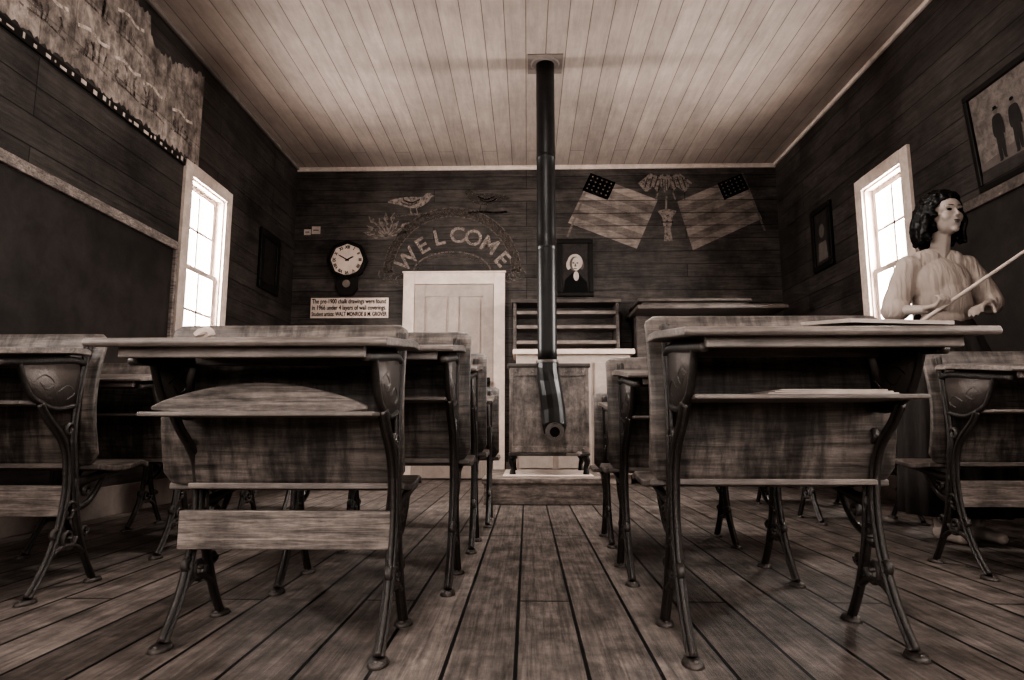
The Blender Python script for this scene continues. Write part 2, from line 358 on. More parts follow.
for i in range(9):
    a=math.radians(15+i*19);l=.21+.04*math.sin(i*2.3)
    c=(-1.46,2.46);e=(c[0]+math.cos(a)*l,c[1]+math.sin(a)*l);d=Vector((math.cos(a),math.sin(a)));p_=Vector((-d.y,d.x))
    stroke(bm,[c,((c[0]+e[0])/2+.015,(c[1]+e[1])/2),e],.014)
    q=Vector(e);poly(bm,[tuple(q-d*.06),tuple(q-d*.02+p_*.026),tuple(q+d*.05),tuple(q-d*.02-p_*.026)])
    q=Vector(c)+d*l*.5+p_*.02;poly(bm,[tuple(q-d*.03),tuple(q+p_*.024),tuple(q+d*.04)])
thing(fin(bm,'plant_drawing',[M_ch]),'pale chalk plant sprig on dark wall boards','drawing')
bm=bmesh.new();ac=(-.767,2.08)
def arc(a,b_,w,mi,t0=0,t1=180,n=30):
    stroke(bm,[(ac[0]+a*math.cos(math.radians(t0+(t1-t0)*i/n)),ac[1]+b_*math.sin(math.radians(t0+(t1-t0)*i/n))) for i in range(n+1)],w,mi,k=2)
arc(.66,.645,.085,2);arc(.615,.60,.016,1);arc(.705,.69,.016,1);arc(.40,.22,.016,1,5,175);arc(.36,.18,.012,2,5,175)
for i in range(34):
    t=math.radians(2+176*i/33);r=.66
    x=ac[0]+r*math.cos(t);z=ac[1]+(r-.015)*math.sin(t);a_=t+.7;d=Vector((math.cos(a_),math.sin(a_)))*.032
    stroke(bm,[(x-d.x,z-d.y),(x+d.x,z+d.y)],.012,2,k=1,y=YW-.001)
for sx in(-1,1):
    for j in range(4):
        cx=ac[0]+sx*(.52+.06*j);cz=2.01;stroke(bm,[(cx+.055*math.cos(q),cz+.055*math.sin(q)+j*.02) for q in[i*.8 for i in range(8)]],.014,0,k=3)
thing(fin(bm,'arch_drawing',[M_ch2,chalk('chalk_arch',.44,.6),chalk('chalk_arch_dim',.34,.6)]),'chalk arch of scrolls and leaves around the welcome lettering','drawing')
bm=bmesh.new()
for ch,x,z,rot in[('W',-1.225,2.215,48),('E',-1.075,2.36,32),('L',-.905,2.445,14),('C',-.715,2.47,0),('O',-.55,2.44,-14),('M',-.385,2.36,-32),('E',-.255,2.215,-48)]:
    add_text(bm,ch,.23,Matrix.Translation((x,YW-.003,z))@Matrix.Rotation(math.radians(-rot),4,'Y')@UP,0,offset=.005)
thing(fin(bm,'welcome_lettering',[chalk('chalk_letters',.58,.5,34)]),'pale chalk capital letters arched over the door','lettering')
MF=[wood('flag_pale',.46,.66,scale=(1.2,1,14),rough=.9,blot=.5,blot_scale=5,planks=PLB,var=.22,spec=.1),wood('flag_tan',.40,.56,scale=(1.2,1,14),rough=.9,blot=.5,blot_scale=5,planks=PLB,var=.22,spec=.1),chalk('flag_dark',.05,.85),chalk('star_pale',.5,.7)]
def flag(name,A,B,Cc,Dd,pole,label):
    bm=bmesh.new();A,B,Cc,Dd=map(Vector,(A,B,Cc,Dd))
    def q(u,v):return A.lerp(B,u).lerp(Dd.lerp(Cc,u),v)
    n=7
    for i in range(n):
        v0=i/n;v1=(i+1)/n
        poly(bm,[q(0,v0),q(1,v0),q(1,v1),q(0,v1)],i%2)
    poly(bm,[q(-.02,-.02),q(.36,-.02),q(.36,.34),q(-.02,.34)],2,y=YW-.0015)
    for a in range(5):
        for b_ in range(4):
            c=q(.03+a*.07,.03+b_*.08);r=.014
            poly(bm,[(c.x+(r if k%2 else r*.45)*math.cos(math.pi/2+k*math.pi/5),c.y+(r if k%2 else r*.45)*math.sin(math.pi/2+k*math.pi/5)) for k in range(10)],3,y=YW-.003)
    stroke(bm,pole,.022,1,y=YW-.001)
    return thing(fin(bm,name,MF),label,'drawing')
flag('flag_drawing',(.68,3.12),(1.36,2.84),(1.13,2.32),(.43,2.60),[(.70,3.14),(.42,2.45)],'faded striped flag drawing with dark starred canton')
flag('flag_drawing',(2.22,3.10),(1.56,2.82),(1.70,2.30),(2.42,2.63),[(2.24,3.12),(2.44,2.5)],'faded striped flag drawing with dark starred canton')
bm=bmesh.new()
for sx in(-1,1):
    poly(bm,[(1.44+sx*a,2.98+b_) for a,b_ in[(.03,.10),(.15,.15),(.28,.04),(.20,-.06),(.12,.0),(.07,-.08)]])
    for i in range(3): stroke(bm,[(1.44+sx*(.07+i*.055),3.10-.01*i),(1.44+sx*(.11+i*.05),2.97)],.012,1,y=YW-.002)
    stroke(bm,[(1.44+sx*.02,3.12),(1.44+sx*.10,2.84)],.016)
poly(bm,[(1.44+a,2.99+b_) for a,b_ in[(-.05,.12),(0,.10),(.05,.12),(.05,.0),(0,-.08),(-.05,.0)]],0,y=YW-.0025)
for i in(-.025,0,.025): stroke(bm,[(1.44+i,3.06),(1.44+i,2.95)],.008,1,y=YW-.004)
poly(bm,[(1.45+a,2.70+b_) for a,b_ in[(-.10,.02),(0,.045),(.10,.02),(.055,-.05),(.045,-.12),(.03,-.17),(.05,-.30),(-.04,-.30),(-.03,-.17),(-.045,-.12),(-.05,-.05)]])
stroke(bm,[(1.45,2.88),(1.44,2.72)],.02);stroke(bm,[(1.39,2.60),(1.51,2.60)],.012,1,y=YW-.002)
thing(fin(bm,'emblem_drawing',[chalk('emblem_pale',.5,.65),M_ch3]),'chalk shield with small flags above a hanging tassel','drawing')
for (x,z,w,h) in((-2.28,2.52,.07,.06),(-2.19,2.54,.09,.08)):
    bm=bmesh.new();box(bm,x-w/2,x+w/2,D-.006,D,z-h/2,z+h/2)
    box(bm,x-w*.3,x+w*.3,D-.0075,D-.006,z-.004,z+.004,1);thing(fin(bm,'note_card',[M_cream,M_ink]),'small pale paper card pinned on dark boards','card','pinned cards')
root=empty('wall_sign',(-1.81,D,1.715));thing(root,'pale lettered sign explaining the chalk drawings','sign')
bm=bmesh.new();box(bm,-.40,.40,-.016,0,-.105,.105);fin(bm,'sign_board',M_white,parent=root,bevel=.003)
bm=bmesh.new()
for i,(tx,sz,ft) in enumerate((('The pre-1900 chalk drawings were found',.066,.76),('in 1966 under 4 layers of wall coverings.',.066,.76),('Student artists: WALT MONROE & M. GROVER',.060,.77))):
    add_text(bm,tx,sz,Matrix.Translation((-.385,-.0175,.066-.066*i))@UP,0,offset=.0009,align='LEFT',fit=ft)
fin(bm,'sign_lettering',M_ink,parent=root)
root=empty('wall_clock',(-1.84,D,2.21));thing(root,'round schoolhouse wall clock in dark case with pendulum box','clock')
bm=bmesh.new()
def disc(bm,r0,r1,ya,yb,n=32,mi=0,cz=0,cx=0):
    a=[[bm.verts.new((cx+r*math.cos(2*math.pi*i/n),y,cz+r*math.sin(2*math.pi*i/n))) for i in range(n)] for r,y in((r0,ya),(r1,ya),(r1,yb),(r0,yb))]
    for q in range(4):
        for i in range(n): bm.faces.new([a[q][i],a[q][(i+1)%n],a[(q+1)%4][(i+1)%n],a[(q+1)%4][i]]).material_index=mi
disc(bm,.168,.19,-.075,0,32);disc(bm,.17,.21,-.06,0,8)
prism(bm,[(-.11,-.15),(.11,-.15),(.11,-.30),(.06,-.37),(-.06,-.37),(-.11,-.30)],'Y',-.05,0)
fin(bm,'clock_case',M_frame,parent=root,bevel=.004)
bm=bmesh.new();prism(bm,[(.17*math.cos(2*math.pi*i/32),.17*math.sin(2*math.pi*i/32)) for i in range(32)],'Y',-.05,-.03)
for i,nn in enumerate(['XII','I','II','III','IIII','V','VI','VII','VIII','IX','X','XI']):
    a=math.radians(30*i);add_text(bm,nn,.042,Matrix.Translation((.132*math.sin(a),-.0515,.132*math.cos(a)))@Matrix.Rotation(a,4,'Y')@UP,1,offset=.0012)
fin(bm,'clock_face',[M_white,M_ink],parent=root)
for nm,l,w,a in(('hour_hand',.075,.014,62),('minute_hand',.11,.011,-60)):
    bm=bmesh.new();a=math.radians(a);d=Vector((math.sin(a),math.cos(a)));n_=Vector((d.y,-d.x))*w/2
    prism(bm,[tuple(-d*.02+n_),tuple(d*l*.8+n_),tuple(d*l),tuple(d*l*.8-n_),tuple(-d*.02-n_)],'Y',-.056 if l>.1 else -.054,-.052);fin(bm,nm,M_ink,parent=root)
bm=bmesh.new();disc(bm,.0,.04,-.054,-.05,24,cz=-.25);tube(bm,[(0,-.052,-.16),(0,-.052,-.22)],.004,smoothp=False);fin(bm,'pendulum',M_trimg,parent=root)
def framed(name,w,h,fw,M,label,kind):
    root=empty(name);root.matrix_world=M;thing(root,label,'picture')
    bm=bmesh.new();t=.03
    box(bm,-w/2,w/2,-t,0,-h/2,-h/2+fw);box(bm,-w/2,w/2,-t,0,h/2-fw,h/2);box(bm,-w/2,-w/2+fw,-t,0,-h/2+fw,h/2-fw);box(bm,w/2-fw,w/2,-t,0,-h/2+fw,h/2-fw)
    fin(bm,'picture_frame',M_frame,parent=root,bevel=.006)
    bm=bmesh.new();iw=w/2-fw;ih=h/2-fw
    ms=[plain(name+kind+'_ground',{'bust':.24,'group':.50,'small':.16,'scene':.22}[kind],rough=.6,nz=.35,scale=60),plain(name+kind+'_pale',.74,nz=.15),M_ink,plain(name+kind+'_mid',.38),plain(name+kind+'_dim',.2,nz=.3)]
    box(bm,-iw,iw,-.014,0,-ih,ih,0)
    y=-.0155
    def pg(pts,mi,dy=0):bm.faces.new([bm.verts.new((a,y-dy,b_)) for a,b_ in pts]).material_index=mi
    def el(cx,cz,a,b_,mi,dy=0):pg([(cx+a*math.cos(t*math.pi/10),cz+b_*math.sin(t*math.pi/10)) for t in range(20)],mi,dy)
    if kind=='bust':
        pg([(-iw*.9,-ih),(-iw*.75,-ih*.5),(-iw*.2,-ih*.2),(iw*.3,-ih*.25),(iw*.85,-ih*.6),(iw*.9,-ih)],2)
        el(.01,-ih*.34,.028,.05,1,.001);el(0,.06,.078,.085,1,.001);el(0.0,.04,.056,.078,3,.002);el(.012,.04,.044,.07,1,.0025)
        el(-.018,.05,.012,.006,2,.003);el(.024,.05,.012,.006,2,.003);pg([(-.002,.045),(.006,.045),(.014,.012),(-.008,.012)],3,.003);pg([(-.018,-.006),(.022,-.006),(.018,-.013),(-.014,-.013)],2,.003)
        el(-.068,.03,.022,.05,1,.0005);el(.068,.03,.022,.05,3,.0005)
    elif kind=='group':
        pg([(-iw,-ih),(iw,-ih),(iw,-ih*.5),(0,-ih*.42),(-iw,-ih*.55)],3)
        for cx,s,hat in((-.10,1,1),(.02,.96,0)):
            sh=ih*.30*s
            pts=crom([(cx-.010,sh+.010),(cx-.032,sh-.005),(cx-.042,sh-.07),(cx-.036,-.03),(cx-.027,-.04),(cx-.029,-.1),(cx-.027,-ih*.62),(cx-.032,-ih*.66),(cx-.005,-ih*.65),(cx-.002,-.1),(cx+.005,-ih*.62),(cx+.028,-ih*.65),(cx+.023,-ih*.60),(cx+.027,-.08),(cx+.029,-.03),(cx+.038,-.04),(cx+.042,sh-.07),(cx+.031,sh-.005),(cx+.010,sh+.010)],3)
            pg([tuple(p) for p in pts],4,.001)
            el(cx,sh+.028,.013,.018,3,.0015)
            if hat: pg([(cx-.024,sh+.038),(cx+.024,sh+.038),(cx+.013,sh+.043),(cx+.012,sh+.056),(cx-.012,sh+.056),(cx-.013,sh+.043)],2,.002)
            else: el(cx,sh+.04,.014,.010,2,.002)
    elif kind=='small':
        for i in range(4): pg([(-.05,.10-.07*i),(.05,.10-.07*i),(.05,.085-.07*i),(-.05,.085-.07*i)],4,.0005)
    else:
        el(0,.06,.05,.06,3,.001);pg([(-.09,-.2),(-.07,-.04),(.07,-.04),(.09,-.2)],3,.0005)
    fin(bm,'picture_print',ms,parent=root)
    return root
framed('framed_portrait',.37,.60,.045,Matrix.Translation((.495,D,2.12)),'dark-framed portrait of a person in dark coat and white collar','bust')
RL=Matrix.Rotation(math.radians(90),4,'Z');RR=Matrix.Rotation(math.radians(-90),4,'Z')
framed('framed_picture',.44,.56,.075,Matrix.Translation((XL,5.76,2.03))@RL,'small black-framed dim picture beside the window','small')
framed('framed_picture',.36,.56,.05,Matrix.Translation((XR,5.45,2.14))@RR,'narrow black-framed dim picture beside the window','scene')
framed('framed_photograph',.62,.58,.035,Matrix.Translation((XR,3.25,2.11))@RR@Matrix.Rotation(math.radians(5),4,'X'),'framed old photograph of two standing figures','group')
# ---------------------------------------------------------------- platform + stove
bm=bmesh.new()
for i in range(6): box(bm,-.30,.515,4.30+i*.16,4.30+i*.16+.154,.135,.17)
box(bm,-.29,.505,4.312,4.345,0,.135);box(bm,-.29,-.26,4.345,5.22,0,.135);box(bm,.475,.505,4.345,5.22,0,.135);box(bm,-.26,.475,5.19,5.22,0,.135)
thing(fin(bm,'stove_platform',M_plat,bevel=.005),'low weathered plank platform under the stove','platform')
sx,sy=.158,4.62
bm=bmesh.new();box(bm,-.17,.46,4.50,5.2,.1702,.173);thing(fin(bm,'lit_gap_sheet',M_white),'pale sheet added on the platform for the lit gap beneath the stove','lit_patch')  # added pale sheet: its colour stands in for light under the stove
root=empty('wood_stove',(sx,sy,.173));thing(root,'wide sheet-metal wood stove with tall black pipe','stove')
bm=bmesh.new()
prism(bm,[(-.275,.02),(-.26,0),(.26,0),(.275,.02),(.275,.50),(.26,.52),(-.26,.52),(-.275,.5)],'Z',.15,.76)
fin(bm,'stove_body',M_stove,parent=root,bevel=.006)
bm=bmesh.new();box(bm,-.30,.30,-.02,.54,.76,.79);fin(bm,'stove_top',M_cab,parent=root,bevel=.008)
bm=bmesh.new();box(bm,-.29,.29,-.01,.53,.13,.155);fin(bm,'stove_base',M_iron,parent=root,bevel=.008)
bm=bmesh.new()
for xa in(-.285,.26): box(bm,xa,xa+.025,-.012,.0,.155,.76)
box(bm,-.26,.26,-.012,0,.70,.76);box(bm,-.26,.26,-.012,0,.155,.20)
for xa in(-.24,-.12,.12,.24):
    for z in(.178,.73): ell(bm,(xa,-.014,z),(.008,.006,.008),sub=2)
fin(bm,'jacket_trim',M_stove,parent=root,bevel=.002)
for i,(xa,ya) in enumerate(((-.25,.03),(.25,.03),(-.25,.49),(.25,.49))):
    bm=bmesh.new();sg=-1 if xa<0 else 1
    tube(bm,[(xa,ya,.135),(xa+.02*sg,ya,.09),(xa+.01*sg,ya,.05),(xa+.012*sg,ya,.02),(xa+.012*sg,ya,.001)],[.028,.022,.016,.02,.024],n=10);fin(bm,'leg',M_black,parent=root,smooth=True)
bm=bmesh.new();px=-.014;py=-.12;TOP=C-.173
zz=[];rr=[];z=.76
while z<TOP-.03:
    zz.append(z);rr.append(.068);z+=.12
for zs_ in(1.62,2.30):
    for dz,r in((-.012,.068),(-.008,.0705),(.008,.0705),(.012,.068)): zz.append(zs_+dz);rr.append(r)
zr=sorted(zip(zz,rr))
tube(bm,[(px,py,z) for z,_ in zr]+[(px,py,TOP-.012)],[r for _,r in zr]+[.068],n=32,smoothp=False)
fin(bm,'stovepipe',M_black,parent=root,smooth=True)
bm=bmesh.new();tube(bm,[(px,py,TOP-.012),(px,py,TOP-.001)],[.10,.115],n=28,smoothp=False);box(bm,px-.13,px+.13,py-.13,py+.13,TOP-.006,TOP-.0005);fin(bm,'ceiling_collar',M_trimg,parent=root)
bm=bmesh.new()
secs=[(.80,-.072,.072,.072,0),(.74,-.072,.072,.074,.0),(.66,-.065,.085,.078,.01),(.56,-.050,.100,.080,.0),(.46,-.038,.116,.078,.008),(.36,-.034,.124,.072,.0),(.29,-.020,.112,.060,.008)]
rings=[];NS=12
for i,(z,xa,xb,dp,j) in enumerate(secs):
    cx=(xa+xb)/2;w=(xb-xa)/2;ring=[]
    for q in range(NS):
        a=2*math.pi*q/NS;cr=1+(.09 if q%3==0 else -.03)*(1 if i>1 else 0)
        ring.append(bm.verts.new((px+cx+w*cr*math.cos(a),py+dp*cr*math.sin(a)+j,z+(.010*math.sin(a*2+i) if i else 0))))
    rings.append(ring)
for i in range(len(rings)-1):
    for q in range(NS): bm.faces.new([rings[i][q],rings[i][(q+1)%NS],rings[i+1][(q+1)%NS],rings[i+1][q]])
bm.faces.new(rings[0]);bm.faces.new(rings[-1][::-1])
tube(bm,[(px+.045,py+.02,.33),(px+.045,py-.05,.31),(px+.045,py-.085,.30)],[.056,.058,.062],n=24)
fin(bm,'damper_elbow',M_black,parent=root,bevel=.003)
bm=bmesh.new();disc(bm,.034,.066,py-.10,py-.085,24,cz=.30,cx=px+.045);fin(bm,'elbow_collar',M_iron,parent=root)
bm=bmesh.new();disc(bm,.060,.080,py-.01,py+.0,28,cz=0);
for v in bm.verts:
    x_,y_,z_=v.co;v.co=(px+x_,py+z_,.80+(y_-py)*2)
fin(bm,'pipe_collar',M_iron,parent=root)
for z in(.42,.66):
    bm=bmesh.new();box(bm,px-.02,px+.06,py+.05,-.0,z,z+.08);fin(bm,'elbow_bracket',M_black,parent=root)
bm=bmesh.new();box(bm,.12,.2,-.05,-.0,.135,.15);tube(bm,[(.22,-.012,.16),(.22,-.06,.15),(.20,-.07,.15)],.008,n=8);ell(bm,(.20,-.075,.15),(.016,.016,.016),sub=2);fin(bm,'latch_handle',M_trimg,parent=root)
# ---------------------------------------------------------------- hutch + organ
root=empty('bookcase_hutch',(.40,6.37,0));thing(root,'wooden open-shelf hutch on a pale painted base cabinet','bookcase')
bm=bmesh.new();box(bm,-.5,.55,-.50,0,.08,1.17);box(bm,-.49,.54,-.46,0,0,.08)
for a in(-.47,-.12,.22): box(bm,a,a+.30,-.515,-.5,.14,1.10)
fin(bm,'base_cabinet',M_door,parent=root,bevel=.006)
bm=bmesh.new();box(bm,-.53,.59,-.54,0,1.17,1.22);fin(bm,'cabinet_top',M_white,parent=root,bevel=.01)
bm=bmesh.new()
box(bm,-.53,-.50,-.27,0,1.22,1.70);box(bm,.46,.49,-.27,0,1.22,1.70);box(bm,-.55,.51,-.29,0,1.70,1.735);box(bm,-.5,.46,-.015,0,1.22,1.70)
fin(bm,'hutch_case',M_cab,parent=root,bevel=.004)
for z in(1.30,1.45,1.59):
    bm=bmesh.new();box(bm,-.5,.46,-.26,-.015,z,z+.018);box(bm,-.5,.46,-.265,-.25,z,z+.035);fin(bm,'shelf',M_desk,parent=root,bevel=.003)
root=empty('parlor_organ',(1.68,6.05,0));thing(root,'dark wooden upright organ with carved stepped top','organ')
bm=bmesh.new();box(bm,-.60,.60,-.30,.25,0,1.05);box(bm,-.64,.64,-.02,.27,1.05,1.56);box(bm,-.52,-.03,-.035,-.02,1.1,1.5);box(bm,.03,.52,-.035,-.02,1.1,1.5)
fin(bm,'organ_case',M_cab,parent=root,bevel=.01)
bm=bmesh.new();box(bm,-.69,.66,-.38,.29,1.56,1.60);box(bm,-.66,.38,-.26,.29,1.65,1.68)
box(bm,-.62,.36,-.22,.27,1.60,1.65)
fin(bm,'organ_top',M_cab,parent=root,bevel=.01)
bm=bmesh.new();box(bm,-.6,.6,-.5,-.3,.72,.80);box(bm,-.6,-.54,-.5,-.3,.80,.95);box(bm,.54,.6,-.5,-.3,.8,.95);fin(bm,'key_shelf',M_cab,parent=root,bevel=.006)
bm=bmesh.new()
for i in range(36): box(bm,-.53+i*.0295,-.53+i*.0295+.027,-.47,-.31,.80,.82)
fin(bm,'keyboard',M_cream,parent=root)
for xa in(-.57,.51):
    bm=bmesh.new();tube(bm,[(xa+.03,-.46,.72),(xa+.03,-.46,.5),(xa+.03,-.46,.3),(xa+.03,-.46,0.002)],[.03,.018,.03,.022],n=12);fin(bm,'leg',M_cab,parent=root,smooth=True)
# ---------------------------------------------------------------- school desks
def side_frame(x):
    bm=bmesh.new();K=1.0
    def sw(pts,bx,**k): sweep(bm,[(a,b_,c*K) for a,b_,c in pts],x,bx,**k)
    sw([(-.335,.640,.010),(-.2,.655,.012),(-.05,.672,.012),(.012,.665,.010)],.011)
    prism(bm,[(-.25,.648),(-.02,.675),(-.005,.60),(-.02,.54),(-.10,.525),(-.16,.54),(-.205,.558),(-.235,.60)],'X',x-.004,x+.004)
    sw([(-.26,.648,.006),(-.235,.60,.007),(-.205,.56,.008),(-.16,.540,.008),(-.10,.526,.008),(-.02,.538,.008)],.009)
    sw([(-.20,.60,.0035),(-.16,.620,.0035),(-.12,.60,.0035),(-.15,.58,.0035),(-.18,.60,.0035)],.006,n=6)
    sw([(-.10,.575,.0035),(-.06,.595,.0035),(-.03,.575,.0035),(-.06,.555,.0035)],.006,n=6)
    main=[(-.165,.54,.014),(-.13,.50,.015),(-.07,.45,.016),(-.038,.40,.017),(-.024,.34,.019),(-.022,.27,.019),(-.038,.19,.017),(-.07,.11,.015),(-.11,.05,.015),(-.14,.014,.018)]
    rear=[(.02,.74,.010),(.008,.66,.012),(-.008,.55,.014),(-.012,.45,.015),(.0,.38,.016),(.012,.32,.017),(.022,.26,.017),(.04,.19,.016),(.075,.11,.014),(.11,.05,.014),(.135,.014,.017)]
    for pts in(main,rear):
        sw(pts,.0075);sweep(bm,[(a,b_,c*.35) for a,b_,c in pts],x,.014)
    sw([(.005,.31,.018),(.07,.315,.014),(.16,.330,.012),(.27,.342,.010)],.011)
    sw([(.02,.23,.010),(.09,.25,.010),(.16,.325,.009)],.008)
    def scroll(cy,cz,r,d):
        pts=[]
        for i in range(12):
            a=i*.62*d;q=r*(1-i/15)
            pts.append((cy+q*math.cos(a),cz+q*math.sin(a),.006))
        sw(pts,.010,k=3,n=6)
    scroll(.002,.225,.034,1);scroll(.004,.15,.036,-1);scroll(-.035,.465,.022,1);scroll(.07,.28,.020,1);scroll(-.055,.165,.018,1);scroll(.075,.165,.018,-1)
    sw([(-.075,.10,.008),(-.03,.125,.008),(.03,.125,.008),(.08,.10,.008)],.010,n=6)
    for fy in(-.145,.14):
        c=[bm.verts.new((x+.024*math.sin(t*math.pi/6),fy+.038*math.cos(t*math.pi/6),0)) for t in range(12)]
        e=[bm.verts.new((x+.020*math.sin(t*math.pi/6),fy+.031*math.cos(t*math.pi/6),.010)) for t in range(12)]
        bm.faces.new(c);bm.faces.new(e[::-1])
        for i in range(12):bm.faces.new([c[i],c[(i+1)%12],e[(i+1)%12],e[i]])
        ell(bm,(x,fy-.022,.011),(.006,.006,.004),sub=1)
    return bm
def make_desk(brace,belly,shelf_z,fx=.262,hw=.298,hb=.312,tx=0,bx_=0,skew=(0,0)):
    root=empty('school_desk')
    bm=bmesh.new()
    prof=[(-.385,.655),(-.391,.662),(-.385,.672),(-.09,.706),(-.03,.708),(-.012,.702),(-.012,.690),(-.09,.688)]
    prism(bm,prof,'X',tx-hw,tx+hw)
    fin(bm,'desktop',M_desk,parent=root,bevel=.003)
    for a in((-.355,-.337,.637,.661),(-.06,-.04,.65,.69)):
        bm=bmesh.new();box(bm,tx-hw+.05,tx+hw-.05,*a);fin(bm,'desktop_batten',M_desk,parent=root,bevel=.003)
    bm=bmesh.new();nx,nz=30,24;g=[]
    for i in range(nx+1):
        x=-hb+2*hb*i/nx;e=max(0,abs(x)-(hb-.03))/.03;lift=.03*(1-math.sqrt(max(0,1-e*e)))
        zb=.362+lift;zt=.762-.5*lift;col=[]
        for j in range(nz+1):
            z=zb+(zt-zb)*j/nz;t=(z-.36)/.40
            y=.040-.050*math.sin(math.pi*min(1,t*.85))+.022*t*t
            col.append(bm.verts.new((bx_+x,y+.01,z)))
        g.append(col)
    for i in range(nx):
        for j in range(nz): bm.faces.new([g[i][j],g[i+1][j],g[i+1][j+1],g[i][j+1]])
    bk=fin(bm,'backrest',M_back,parent=root,smooth=True);md=bk.modifiers.new('s','SOLIDIFY');md.thickness=.018;md.offset=0
    md=bk.modifiers.new('b','BEVEL');md.width=.004;md.segments=2;md.limit_method='ANGLE';md.angle_limit=math.radians(50)
    bm=bmesh.new();box(bm,-fx,fx,.005,.016,.352,.366);fin(bm,'back_rail',M_desk,parent=root,bevel=.003)
    bm=bmesh.new();n=14;up=[];lo=[]
    for i in range(n+1):
        t=i/n;y=.055+.28*t;z=.363+.012*t-.016*math.sin(math.pi*t)-(.02*max(0,t-.85)/.15)
        up.append((y,z));lo.append((y,z-.017))
    prism(bm,up+lo[::-1],'X',bx_-hb+.004,bx_+hb-.004)
    fin(bm,'seat',M_back,parent=root,bevel=.004)
    bm=bmesh.new();box(bm,-fx+.005,fx-.005,-.235,-.01,shelf_z-.010,shelf_z);fin(bm,'book_shelf',M_desk,parent=root,bevel=.003)
    if belly:
        bm=bmesh.new()
        pts=[(-.235+.47*i/16,shelf_z+.004-.016*math.sin(math.pi*i/16)) for i in range(17)]+[(.235-.47*i/16,shelf_z+.012+.05*math.sin(math.pi*i/16)**.8) for i in range(17)]
        prism(bm,pts,'Y',-.215,-.200);fin(bm,'book_box_front',M_light,parent=root,bevel=.003)
    if brace:
        bm=bmesh.new();box(bm,-fx+.004,fx-.004,-.035,-.016,.215,.305);fin(bm,'brace_board',M_light,parent=root,bevel=.003)
    for s,dy in zip((-1,1),skew):
        fin(side_frame(s*fx),'side_frame',M_iron,parent=root,smooth=True,loc=(0,dy,0))
    return root
def copy_thing(root,loc,sc,rz=0):
    r=root.copy();SC.collection.objects.link(r)
    for ch in root.children:
        c=ch.copy();c.parent=r;SC.collection.objects.link(c)
    r.location=loc;r.scale=sc;r.rotation_euler=(0,0,rz);return r
G='iron-framed school desks in rows'
dA=make_desk(True,True,.535,tx=.018,bx_=-.032,hw=.294,hb=.304,skew=(.08,0),fx=.258);dA.location=(-.578,1.585,0)
dB=make_desk(False,False,.555,tx=-.004,bx_=.005,hw=.298,hb=.302,skew=(0,.05),fx=.250);dB.location=(.602,1.60,0);dB.scale=(1,1,1.03)
thing(dA,'worn wooden school desk with iron frame and pale bowed box','school desk',G)
thing(dB,'worn wooden school desk with iron frame and papers on shelf','school desk',G)
dC=make_desk(False,False,.545);dD=make_desk(True,False,.545)
lab='worn wooden school desk with scrolled cast-iron sides';lab2='worn wooden school desk with pale plank between iron legs'
dC.location=(-.505,2.17,0);dC.scale=(1,1,1.09);thing(dC,lab,'school desk',G)
dD.location=(-1.70,2.03,0);dD.scale=(1,1,1.06);thing(dD,lab2,'school desk',G)
def row(src,xs,ys,scs,lb=lab):
    for x,y,s in zip(xs,ys,scs):
        d=copy_thing(src,(x,y,0),(1.0,1,s));thing(d,lb,'school desk',G)
row(dC,[-.49,-.465],[2.82,3.50],[1.09,.95])
row(dC,[-1.70]*3,[2.68,3.33,3.98],[1.02,1.02,1.0])
row(dC,[.60,.62],[2.30,2.96],[.99,.87])
row(dD,[1.80],[2.40],[1.03],lab2)
row(dC,[1.80]*2,[3.62,4.28],[1.0,1.0])
def on(bm,name,mat,label,cat,**k):return thing(fin(bm,name,mat,**k),label,cat)
for i in range(3):
    bm=bmesh.new();box(bm,-.125+.01*i,.15-.012*i,-.09,.09,0,.003)
    p=on(bm,'paper_sheet',M_cream,'thin aged paper lying on the desk shelf','paper',loc=(.64,1.47,.5722+.0035*i),rot=(0,0,.03*i));p['group']='papers on the desk shelf'
bm=bmesh.new();ell(bm,(0,0,.012),(.022,.015,.012),sub=2)
for v in bm.verts: v.co+=Vector((random.uniform(-.004,.004),)*3)
on(bm,'crumpled_paper',M_cream,'small crumpled pale paper on the desktop','paper',loc=(-.72,1.40,.699))
root=empty('open_book',(2.03,2.26,.726));root.rotation_euler=(.1,0,.2);thing(root,'open book with pale pages lying on a school desk','book')
bm=bmesh.new();box(bm,-.17,.17,-.12,.12,0,.006);fin(bm,'book_cover',M_frame,parent=root,bevel=.002)
bm=bmesh.new()
for s in(-1,1):
    pts=[(s*.16*i/8,.006+.028*math.sin(math.pi*(i/8)**.6)) for i in range(9)]
    prism(bm,pts+[(s*.16,.006)],'Y',-.115,.115)
fin(bm,'book_pages',M_cream,parent=root)
root=empty('writing_slate',(.78,1.44,.7295));root.rotation_euler=(math.radians(6.8),0,.15);thing(root,'small dark writing slate in wooden frame on the desktop','slate')
bm=bmesh.new();box(bm,-.10,.10,-.07,.07,.001,.006);fin(bm,'slate_panel',M_slate,parent=root)
bm=bmesh.new();box(bm,-.12,.12,-.09,-.07,0,.008);box(bm,-.12,.12,.07,.09,0,.008);box(bm,-.12,-.10,-.07,.07,0,.008);box(bm,.10,.12,-.07,.07,0,.008);fin(bm,'slate_frame',M_desk,parent=root)
